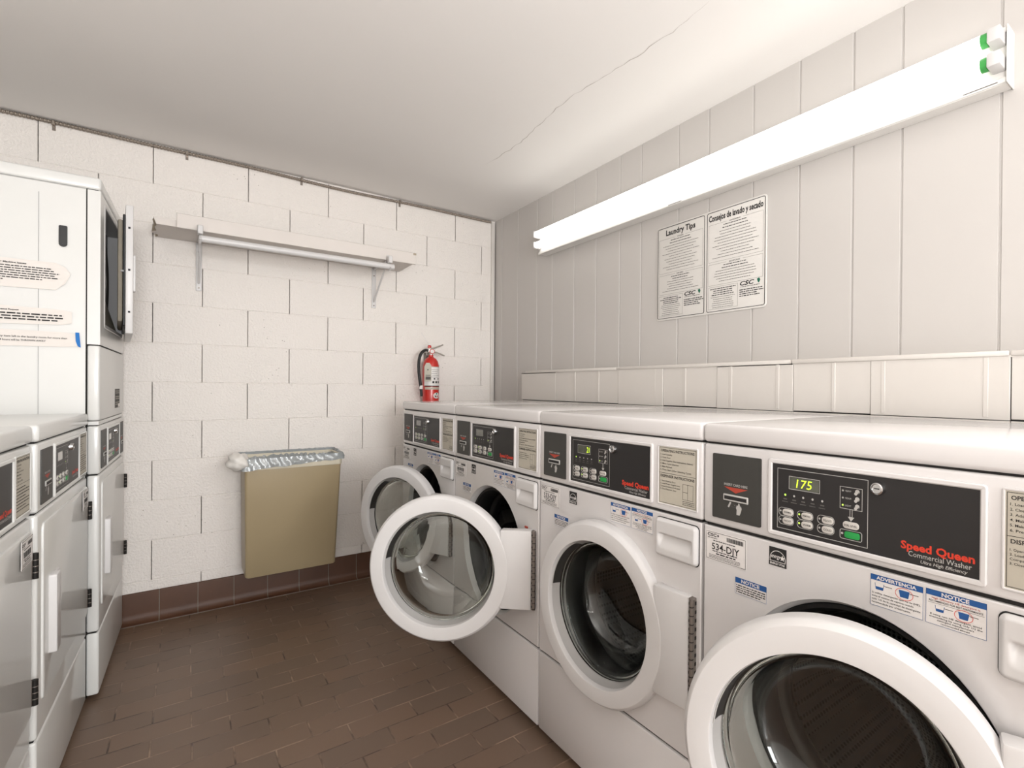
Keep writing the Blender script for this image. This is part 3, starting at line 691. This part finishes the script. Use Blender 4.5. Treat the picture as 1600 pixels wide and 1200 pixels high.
# ajar door, hinge on the wall side
b = MB(); L = .565; b.box(-L, 0, -.024, 0, 1.412, 1.932, PLAST, .004, 2)
for z in (1.50, 1.67, 1.84): b.lathe([(.0045, 0), (.0005, 0)], 0, 0, INK, 8) if False else b.box(-L-.0008, -L+.001, -.015, -.008, z-.004, z+.004, INK)
b.box(-L+.01, -L+.05, -.032, -.022, 1.585, 1.735, PLAST, .005, 2)
ud = b.build('upper_door', st, label='small square dryer door standing ajar'); ud.location = (.668, -.006, 0); ud.rotation_euler = (0, 0, math.radians(5.6))
b = MB(); b.slab(-L+.035, -.035, 1.445, 1.90, 0, 0, RUBBER, .03) if False else None
b.box(-L+.03, -.03, -.001, .008, 1.445, 1.900, RUBBER, .003, 1); b.box(-L+.05, -.045, .006, .024, 1.462, 1.883, LINT, .009, 2)
b.box(-L+.030, -L+.033, .004, .014, 1.665, 1.672, GREYPL); b.build('door_liner', ud)
# side hand hole and side seam
b = MB(); T = Matrix.Rotation(PI/2, 4, 'Z')
# in the stack's frame the visible side is the plane x = 0, facing -x
def side(o_mb):  # turn a front-facing (xz, facing -y) drawing so that it faces -x; its x becomes -y (running from the back to the front)
    o_mb.v = [(y, -x, z) for x, y, z in o_mb.v]; return o_mb
b = MB(); b.slab(-.112, -.089, 1.722, 1.789, -.0006, .004, BLACKH, .004); b.lathe([(.0115, 0), (.0005, 0)], -.1005, 1.722, BLACKH, 20); b.v = [(x, min(y, 0)-.0006, z) for x, y, z in b.v]
side(b).build('hand_hole', st)
# notices on the side (world coordinates; the side plane is almost Y = -.772)
def on_side(b, name, label, cat, group=None):
    t = b.build(name); t.location = (-2.0565, -.772, 0); t.rotation_euler = (0, 0, PI/2-RD)
    t['label'] = label; t['category'] = cat
    if group: t['group'] = group
    return t
def wavy(b, poly, y, m, amp=.0012, n=26):
    """paper sheet from top and bottom outlines [(x, ztop, zbot)] with slight curl"""
    vs = []; fs = []
    for i in range(n+1):
        x = poly[0][0]+(poly[-1][0]-poly[0][0])*i/n
        for q in range(len(poly)-1):
            if poly[q][0] <= x <= poly[q+1][0]+1e-9:
                s = (x-poly[q][0])/(poly[q+1][0]-poly[q][0]); zt = poly[q][1]+(poly[q+1][1]-poly[q][1])*s; zb = poly[q][2]+(poly[q+1][2]-poly[q][2])*s; break
        for j in range(7): z = zb+(zt-zb)*j/6; e = 1 if j in (0, 6) else 0; vs.append((x, y-amp*e*(.5+.5*math.sin(i*1.3+j)), z))
    for i in range(n):
        for j in range(6): fs.append((i*7+j, (i+1)*7+j, (i+1)*7+j+1, i*7+j+1))
    b.add(vs, fs, m, True)
XO = 2.0565   # drawing x = world X + XO (x = 0 at the front edge)
def wx(X): return X+XO
b = MB(); wavy(b, [(wx(-2.46), 1.650, 1.546), (wx(-2.175), 1.648, 1.549), (wx(-2.143), 1.632, 1.583), (wx(-2.138), 1.615, 1.606)], -.0012, PAPER)
y = -.0032
b.text('g Machine Issues', wx(-2.313), 1.632, .0052, y, INK, .064, .03)
for i in range(7):
    end = (-2.185, -2.18, -2.165, -2.178, -2.168, -2.21, -2.305)[i]; b.dashes(wx(-2.33), wx(end), 1.6215-.0083*i, .0032, y, INK, 40+i)
on_side(side(b), 'paper_notice', 'crumpled white paper notice with a bold Machine Issues heading, topmost on the dryer side', 'notice', 'paper notices taped to the stacked dryer')
b = MB(); wavy(b, [(wx(-2.46), 1.484, 1.412), (wx(-2.16), 1.478, 1.422), (wx(-2.133), 1.472, 1.430)], -.0012, PAPER)
b.text('nance Request', wx(-2.313), 1.4655, .0048, y, INK, .046, .03)
for i in range(3): b.dashes(wx(-2.33), wx((-2.155, -2.156, -2.17)[i]), 1.453-.0098*i, .0046, y, INK, 50+i)
on_side(side(b), 'paper_notice', 'narrow white paper strip with three bold lines, taped between the two other notices', 'notice', 'paper notices taped to the stacked dryer')
b = MB(); wavy(b, [(wx(-2.46), 1.398, 1.336), (wx(-2.15), 1.396, 1.342), (wx(-2.119), 1.390, 1.345)], -.0012, PAPER)
b.text('ny item left in the laundry room for more than', wx(-2.313), 1.3705, .0062, y, INK, .168, .012)
b.text('4 hours will be THROWN AWAY', wx(-2.313), 1.3575, .0062, y, INK, .113, .012)
on_side(side(b), 'paper_notice', 'lowest paper strip on the dryer side, reading THROWN AWAY, held by blue tape', 'notice', 'paper notices taped to the stacked dryer')
b = MB(); b.add([(wx(-2.1235), -.004, 1.397), (wx(-2.113), -.004, 1.397), (wx(-2.109), -.003, 1.341), (wx(-2.117), -.003, 1.346), (wx(-2.1225), -.003, 1.365)], [(0, 4, 3, 2, 1)], BTAPE)
b.v += [(x, y_+.0008, z) for x, y_, z in b.v[:5]]; 
b.f += [[5, 6, 7, 8, 9]]; b.m += [0]; b.s += [False]
for i in range(5): b.f.append([i, (i+1) % 5, 5+(i+1) % 5, 5+i]); b.m.append(0); b.s.append(False)
on_side(side(b), 'tape_strip', 'short strip of bright blue tape on the end of the lowest paper notice', 'tape')

# ------------------------------------------------------------------ fluorescent strip light
fx_ = thing('strip_light', 'long two-tube fluorescent strip light, lit, mounted high on the white panelled wall', 'light', (0, -3.07, 2.12), 0)
Y0, Y1 = 0.0, 2.37
b = MB(); b.box(-.052, 0, Y0, Y1, -.075, .075, FIXP, .003, 1); b.box(-.060, -.052, Y0, Y1, -.075, -.060, FIXP, .002, 1); b.box(-.060, -.052, Y0, Y1, .060, .075, FIXP, .002, 1)
b.box(-.066, -.05, Y0+.05, Y1-.03, -.018, .018, FIXP, .004, 1); b.box(-.0612, -.0602, Y0+.02, Y0+.10, -.071, -.069, GREYI); b.box(-.0612, -.0602, 1.17, 1.25, -.071, -.069, GREYI)
b.build('housing', fx_)
b = MB(); b.box(-.066, .0, Y0-.003, Y0, -.078, .078, FIXP, .001, 1); b.build('end_plate', fx_)
for z in (.043, -.023):
    b = MB(); b.cyl((-.086, Y0+.050, z), (-.086, Y1-.022, z), .0185, LAMP, 24); tb = b.build('tube', fx_, label='glowing white fluorescent tube')
    b = MB(); b.cyl((-.086, Y0+.034, z), (-.086, Y0+.050, z), .0188, GREENT, 24); b.build('end_band', tb, label='green end band')
    b = MB(); b.box(-.108, -.050, Y0+.003, Y0+.034, z-.019, z+.019, PLAST, .004, 2); b.build('lamp_holder', fx_)
    b = MB(); b.box(-.106, -.050, Y1-.022, Y1-.006, z-.021, z+.021, PLAST, .009, 3); b.build('lamp_holder', fx_)

# ------------------------------------------------------------------ bilingual sign on the right wall
def on_right(b, name, Yc, label, cat):
    """drawing x runs toward the camera (world -Y); faces -X"""
    o = b.build(name); o.rotation_euler = (0, 0, -PI/2); o.location = (-.0005, Yc, 0); o['label'] = label; o['category'] = cat; return o
b = MB(); y = -.0052
b.slab(0, .603, 1.533, 1.981, -.0045, 0, BLADE, .014, .0008)
def sheet(b, x0, x1, title, s1, s2, seed, tw):
    xm = (x0+x1)/2
    for t_, ins in ((.0022, 0),): b.frame(x0, x1, 1.541, 1.974, .0022, -.0056, -.0045, INK, .009)
    b.text(title, xm, 1.934, .025, y, INK, tw, .03, 'CENTER')
    def sec(z1, z0, head, n):
        hw = .04 if len(head) < 8 else .055
        b.rect(x0+.010, xm-hw*.75, z1, z1+.0008, y, GREYI); b.rect(xm+hw*.75, x1-.010, z1, z1+.0008, y, GREYI); b.rect(x0+.010, x1-.010, z0, z0+.0008, y, GREYI)
        b.rect(x0+.010, x0+.0108, z0, z1, y, GREYI); b.rect(x1-.0108, x1-.010, z0, z1, y, GREYI)
        b.text(head, xm, z1-.003, .0058, y, INK, hw, .01, 'CENTER')
        for i in range(n):
            z = z1-.012-(z1-z0-.014)*i/n; rnd = random.Random(seed*50+i+int(z*999)); hw2 = rnd.uniform(.55, .95)*(x1-x0-.04)/2; hw2 = hw2*.6 if i < 2 else hw2
            b.dashes(xm-hw2, xm+hw2, z, .0030 if i < 2 else .0022, y, INK if i < 2 else GREYI, seed*9+i)
    sec(1.918, 1.756, s1, 12); sec(1.746, 1.655, s2, 7)
    xs = x0+(x1-x0)*.56
    b.line(x0+.010, xs, 1.552, 1.648, .0008, y, GREYI)
    for i in range(10):
        z = 1.637-.0088*i; hw2 = (xs-x0-.02)/2*random.Random(seed+i).uniform(.6, .95); c = (x0+.010+xs)/2; b.dashes(c-hw2, c+hw2, z, .0034 if i < 4 else .0020, y, INK if i < 4 else GREYI, seed+60+i)
    k = (x1-x0)/.28
    b.text('CSC', xs+.010*k, 1.634, .0165, y, INK, .066*k, .03, 'LEFT', .25)
    b.add([(xs+.088*k, y, 1.650), (xs+.098*k, y, 1.654), (xs+.103*k, y, 1.645), (xs+.097*k, y, 1.633), (xs+.092*k, y, 1.638)], [(0, 4, 3, 2, 1)], CSCG)
    b.dashes(xs+.012*k, xs+.10*k, 1.6265, .0026, y, GREYI, 5)
    for i in range(4): b.dashes(xs+.008*k, xs+(.112, .118, .09, .10)[i]*k, 1.614-.0085*i, .0036, y, INK, seed+80+i)
sheet(b, .005, .293, 'Laundry Tips', 'WASHERS', 'DRYERS', 1, .180)
sheet(b, .306, .598, 'Consejos de lavado y secado', 'LAVADORAS', 'SECADORAS', 2, .272)
on_right(b, 'laundry_sign', -1.697, 'printed white sign reading Laundry Tips and Consejos de lavado y secado, under the light', 'sign')

# ------------------------------------------------------------------ wall shelf with closet rod
sh = thing('wall_shelf', 'long white shelf with a hanging rod on two brackets, high on the block wall', 'shelf', (-1.3, 0, 1.965), 0)
b = MB(); x0, x1 = -1.925+1.3, -.70+1.3
rnd = random.Random(2)
vs = []; n = 10
for k in range(n+1):
    yy = -.002-.283*k/n; jag = rnd.uniform(-.012, .012) if k not in (0,) else 0
    vs += [(x0+jag+(.0 if k < 8 else .01), yy, .0), (x0+jag*.6, yy, .032), (x1, yy, .0), (x1, yy, .032)]
fs = []
for k in range(n):
    a, c = 4*k, 4*k+4; fs += [(a, c, c+2, a+2), (a+1, a+3, c+3, c+1), (a, a+1, c+1, c), (a+2, c+2, c+3, a+3)]
fs += [(0, 2, 3, 1), (4*n, 4*n+1, 4*n+3, 4*n+2)]
b.add(vs, fs, SHELFP)
b.add([(v[0]-.0006, v[1], v[2]) for v in vs if v[0] < x0+.03], [(2*i, 2*i+1, 2*i+3, 2*i+2) for i in range(n)], BROKEN)
b.build('shelf_board', sh)
b = MB(); b.box(-1.838+1.3, -.690+1.3, -.302, -.286, -.006, .064, SHELFP, .002, 1); b.box(-.708+1.3, -.690+1.3, -.3035, -.300, .050, .062, BROKEN, .001, 1); b.build('front_board', sh)
b = MB(); b.cyl((-1.745+1.3, -.335, -.050), (-.835+1.3, -.335, -.050), .0165, PLAST, 20); b.build('hanging_rod', sh)
for X in (-1.748, -.857):
    x = X+1.3; b = MB()
    b.box(x-.013, x+.013, -.006, 0, -.256, -.002, PLAST, .002, 1)
    b.box(x-.006, x+.006, -.300, -.004, -.014, -.002, PLAST, .002, 1)
    b.tube([(x, -.006, -.215), (x, -.10, -.145), (x, -.275, -.016)], .0055, PLAST, 8)
    b.box(x-.011, x+.011, -.352, -.303, -.030, .012, PLAST, .003, 1); b.box(x-.011, x+.011, -.318, -.303, -.03, .02, PLAST, .002, 1)
    b.tube([(x, -.312, -.012), (x, -.308, -.060), (x, -.335, -.0705), (x, -.358, -.055)], .005, PLAST, 8)
    for z in (-.24, -.05): b.cyl((x, -.0085, z), (x, -.004, z), .0045, STEEL, 10)
    b.build('bracket', sh)

# ------------------------------------------------------------------ armoured cable at the ceiling
pts = []; X = XL
rnd = random.Random(8); ph = [rnd.uniform(0, 6) for _ in range(4)]
N = 1300
for i in range(N+1):
    X = XL+.005+(-.045-XL)*i/N; pts.append((X, -.013, 2.4225+.0045*math.sin(X*3+ph[0])+.0025*math.sin(X*7+ph[1])))
b = MB(); b.tube(pts, .0075, CABLEM, 8, True, lambda i: .0066+.0034*(.5+.5*math.sin(i*PI/3)))
cb = b.build('armoured_cable', label='ribbed metal cable run along the top of the block wall just under the ceiling', category='cable')
for X in (-2.29, -1.80, -1.268, -.698):
    b = MB(); b.box(X-.006, X+.006, -.024, 0, 2.412, 2.434, CABLEM, .002, 1); b.box(X-.006, X+.006, -.004, 0, 2.393, 2.414, CABLEM, .001, 1); b.cyl((X, -.007, 2.400), (X, -.003, 2.400), .004, STEEL, 8); b.build('clip', cb)

# ------------------------------------------------------------------ fire extinguisher
ex = thing('fire_extinguisher', 'small red fire extinguisher with black hose, hung on the back wall behind the corner washer', 'fire extinguisher', (-.512, -.085, 1.02), 0)
b = MB(); b.vl([(.0, 0), (.044, 0), (.050, .006), (.053, .015), (.0535, .03), (.0535, .315), (.052, .335), (.046, .358), (.034, .376), (.020, .386), (.015, .390), (.015, .402), (0, .402)], 0, 0, REDX, 40); b.build('cylinder', ex)
b = MB(); R = .0540
def wrap(b, a0, a1, z0, z1, m, R=R, n=14):
    vs = [(R*math.sin(math.radians(a0+(a1-a0)*i/n)), -R*math.cos(math.radians(a0+(a1-a0)*i/n)), z) for i in range(n+1) for z in (z0, z1)]
    b.add(vs, [(2*i, 2*i+2, 2*i+3, 2*i+1) for i in range(n)], m, True)
wrap(b, -70, 62, .195, .318, STICK); wrap(b, -68, 60, .190, .196, INK, R+.0002); wrap(b, -60, 60, .318, .322, BEIGE)
for i in range(5): wrap(b, -20+(i % 2)*8, 45-(i % 3)*8, .300-.012*i, .302-.012*i, GREYI, R+.0003)
for a in (-10, 12, 34): wrap(b, a, a+14, .212, .226, INK, R+.0003)
for a in (0, 32): wrap(b, a, a+10, .236, .246, INK, R+.0003)
wrap(b, -64, 58, .170, .186, BEIGE)
n = 20; vs = []
for i in range(n): a = math.radians(22+26*math.cos(2*PI*i/n)); vs.append(((R+.0004)*math.sin(a), -(R+.0004)*math.cos(a), .130+.020*math.sin(2*PI*i/n)))
a = math.radians(22); vs.append(((R+.0012)*math.sin(a), -(R+.0012)*math.cos(a), .130)); b.add(vs, [(i, (i+1) % n, n) for i in range(n)], STICK)
for q, zz, m in ((14, .120, INK), (30, .120, REDX), (22, .137, CSCG)): wrap(b, q-5, q+5, zz, zz+.010, m, R+.0016, 4)
b.build('body_label', ex)
b = MB(); b.cyl((0, 0, .398), (0, 0, .432), .013, BRASS, 16); b.box(-.022, .012, -.014, .014, .415, .448, BRASS, .005, 2); b.lathe([(.017, -.014), (.017, -.022), (.0005, -.022)], 0, .424, REDX, 20); b.lathe([(.013, -.0225), (.0005, -.0226)], 0, .424, STICK, 20)
b.lathe([(.010, .0), (.0005, .0)], 0, .43, REDX, 6); b.vl([(.011, .446), (.013, .455), (.009, .466), (0, .468)], -.010, 0, REDX, 16); b.build('valve', ex)
b = MB(); b.tube([(-.005, 0, .440), (.03, 0, .452), (.082, -.004, .474)], .0048, BRASS, 8); b.build('squeeze_lever', ex)
b = MB(); b.tube([(.002, 0, .425), (.045, -.002, .418), (.092, -.006, .400)], .0050, BRASS, 8); b.build('carry_handle', ex)
b = MB(); P = [(-.018, 0, .428), (-.045, -.012, .430), (-.075, -.022, .405), (-.090, -.028, .36), (-.092, -.030, .30), (-.086, -.030, .24), (-.078, -.030, .19), (-.076, -.030, .165)]
fine = []
for i in range(len(P)-1):
    p0, p1, p2, p3 = [Vector(P[max(0, min(len(P)-1, k))]) for k in (i-1, i, i+1, i+2)]
    for s in range(6):
        t_ = s/6; fine.append(.5*((2*p1)+(-p0+p2)*t_+(2*p0-5*p1+4*p2-p3)*t_*t_+(-p0+3*p1-3*p2+p3)*t_**3))
fine.append(Vector(P[-1])); b.tube(fine, .0095, BLACKR, 12); b.cyl((-.0765, -.030, .172), (-.0755, -.030, .196), .0115, STICK, 14); b.tube([(-.076, -.030, .172), (-.072, -.030, .125)], .0085, BLACKR, 12); b.build('hose', ex)
b = MB(); b.add([(-.060, -.050, .225), (-.018, -.058, .225), (-.018, -.058, .325), (-.030, -.057, .345), (-.050, -.052, .345), (-.062, -.049, .32)], [(0, 1, 2, 3, 4, 5)], BEIGE)
b.v += [(x, y_+.0008, z) for x, y_, z in b.v[:6]]; b.f.append([6, 7, 8, 9, 10, 11]); b.m.append(0); b.s.append(False)
b.rect(-.056, -.022, .235, .255, -.0588, GREYI); b.rect(-.056, -.024, .262, .266, -.0588, GREYI); b.disc(-.042, .30, .004, -.0588, INK, 10); b.build('inspection_tag', ex)
b = MB(); b.tube([(-.012, -.004, .462), (-.040, -.01, .500), (-.070, -.014, .545)], .0016, STICK, 6); b.tube([(-.012, -.004, .45), (-.03, -.01, .46), (-.036, -.02, .40)], .0012, STICK, 6); b.build('pin_tie', ex)
b = MB(); b.box(-.02, .02, .050, .085, .36, .42, STEEL, .003, 1); b.box(-.012, .012, .010, .055, .395, .408, STEEL, .002, 1); b.build('wall_hook', ex)

# ------------------------------------------------------------------ wall-hung trash bin and liner
tr = thing('trash_bin', 'tan rectangular plastic waste bin hung on the block wall under the shelf', 'trash bin', (-1.335, -.155, .20), 0)
def taper(b, x0, x1, y0, y1, z0, x2, x3, y2, y3, z1, m, r0=.02, r1=.024, th=.003):
    def rg(a, c, d, e, z, r):
        return [(p, q, z) for p, q in MB().rr(a, c, d, e, r, 4)]
    A = rg(x0, x1, y0, y1, z0, r0); Bt = rg(x2, x3, y2, y3, z1, r1); n = len(A)
    Ai = rg(x0+th, x1-th, y0+th, y1-th, z0+th, r0-th/2); Bi = rg(x2+th, x3-th, y2+th, y3-th, z1, r1-th/2)
    c0 = [(p[0]*.97, p[1]*.97, z0-.006) for p in A]
    vs = c0+A+Bt+Bi+Ai; q = lambda k: [(k*n+i, k*n+(i+1) % n, (k+1)*n+(i+1) % n, (k+1)*n+i) for i in range(n)]
    b.add(vs, q(0)+q(1)+q(2)+q(3), m, True); b.add(c0, [tuple(range(n))[::-1]], m); b.add(Ai, [tuple(range(n))], m)
b = MB(); taper(b, -.220, .206, -.118, .112, .008, -.226, .232, -.128, .128, .572, TAN, .012, .014); b.build('bin_body', tr)
b = MB()
prof = [(0, .540), (.003, .540), (.006, .545), (.006, .592), (.002, .598), (-.002, .594), (-.004, .54)]
vs = []; n = 0
for d, z in prof:
    z += .024; p = MB().rr(-.226-d, .232+d, -.128-d, .128+d, .024, 4); n = len(p); vs += [(a, c, z) for a, c in p]
b.add(vs, [(k*n+i, k*n+(i+1) % n, (k+1)*n+(i+1) % n, (k+1)*n+i) for k in range(len(prof)-1) for i in range(n)], CREAM, True); b.build('rim', tr)
b = MB(); b.box(-.05, .05, .124, .152, .46, .50, STEEL, .003, 1); b.box(-.05, .05, .118, .152, .10, .14, STEEL, .003, 1); b.build('wall_bracket', tr)
lb = thing('bin_liner', 'clear plastic bag folded over the rim of the tan bin, bunched white at left', 'trash bag', (-1.335, -.155, .818), 0)
b = MB(); n = 220
per = []
base = MB().rr(-.230, .236, -.132, .132, .02, 10)
# resample the outline evenly
L_ = [0]
for i in range(len(base)): p, q = base[i], base[(i+1) % len(base)]; L_.append(L_[-1]+math.dist(p, q))
def at(s):
    s = s % L_[-1]
    for i in range(len(base)):
        if L_[i+1] >= s:
            t_ = (s-L_[i])/max(1e-9, L_[i+1]-L_[i]); p, q = base[i], base[(i+1) % len(base)]; return (p[0]+(q[0]-p[0])*t_, p[1]+(q[1]-p[1])*t_)
rows = [(-1.0, 0), (-.75, 0), (-.5, 0), (-.25, 0), (0, 0), (.2, 0), (.4, 0), (.6, 0), (.8, 0), (1.0, 0)]
vs = []
for r_, _ in rows:
    for i in range(n):
        x, y_ = at(L_[-1]*i/n); c = Vector((x, y_, 0)).normalized()
        lx = (x+.23)/.46   # 0 left, 1 right
        nz = noise.noise(Vector((x*18, y_*18, r_*2.2))); nf = noise.noise(Vector((x*60, y_*60, r_*5+9)))
        sway = .004+.010*abs(nz)
        if r_ <= 0:    # outside hem
            dep = (.050-.022*lx)*(1+.25*nz) if y_ < 0 else .04
            off = .008+.010*abs(nf)*(-r_)+sway*(-r_)+.003*math.sin(i*.9+r_*5); z = .006+dep*r_ + (-.006*(1-lx) if y_ < 0 else 0)
        else:          # inside
            off = -.012-.03*r_+.010*nf*1.2; z = .006-.15*r_+.008*nz*(1-r_)
        if r_ == 0: z += .004*nf+(.012 if y_ > 0 else .006)
        vs.append((x+c.x*off, y_+ (c.y*off if abs(c.y) > .1 else (off if y_ > 0 else -off)), z))
R_ = len(rows)
b.add(vs, [(k*n+i, k*n+(i+1) % n, (k+1)*n+(i+1) % n, (k+1)*n+i) for k in range(R_-1) for i in range(n)], FILM, True)
b.build('bag_film', lb, sharp=80)
b = MB(); vs = []; fs = []; nu, nv = 26, 16
for j in range(nv+1):
    th = PI*j/nv
    for i in range(nu):
        ph_ = 2*PI*i/nu; d = Vector((math.sin(th)*math.cos(ph_), math.sin(th)*math.sin(ph_), math.cos(th)))
        k = 1+.28*noise.noise(d*2.2+Vector((4, 2, 1)))+.12*noise.noise(d*6); vs.append((-.252+.048*k*d.x, -.10+.06*k*d.y, -.008+.046*k*d.z))
for j in range(nv):
    for i in range(nu): fs.append((j*nu+i, j*nu+(i+1) % nu, (j+1)*nu+(i+1) % nu, (j+1)*nu+i))
b.add(vs, fs, KNOT, True); b.build('bunched_end', lb, sharp=80, label='white bunched-up end of the bag')
bpy.context.view_layer.update()
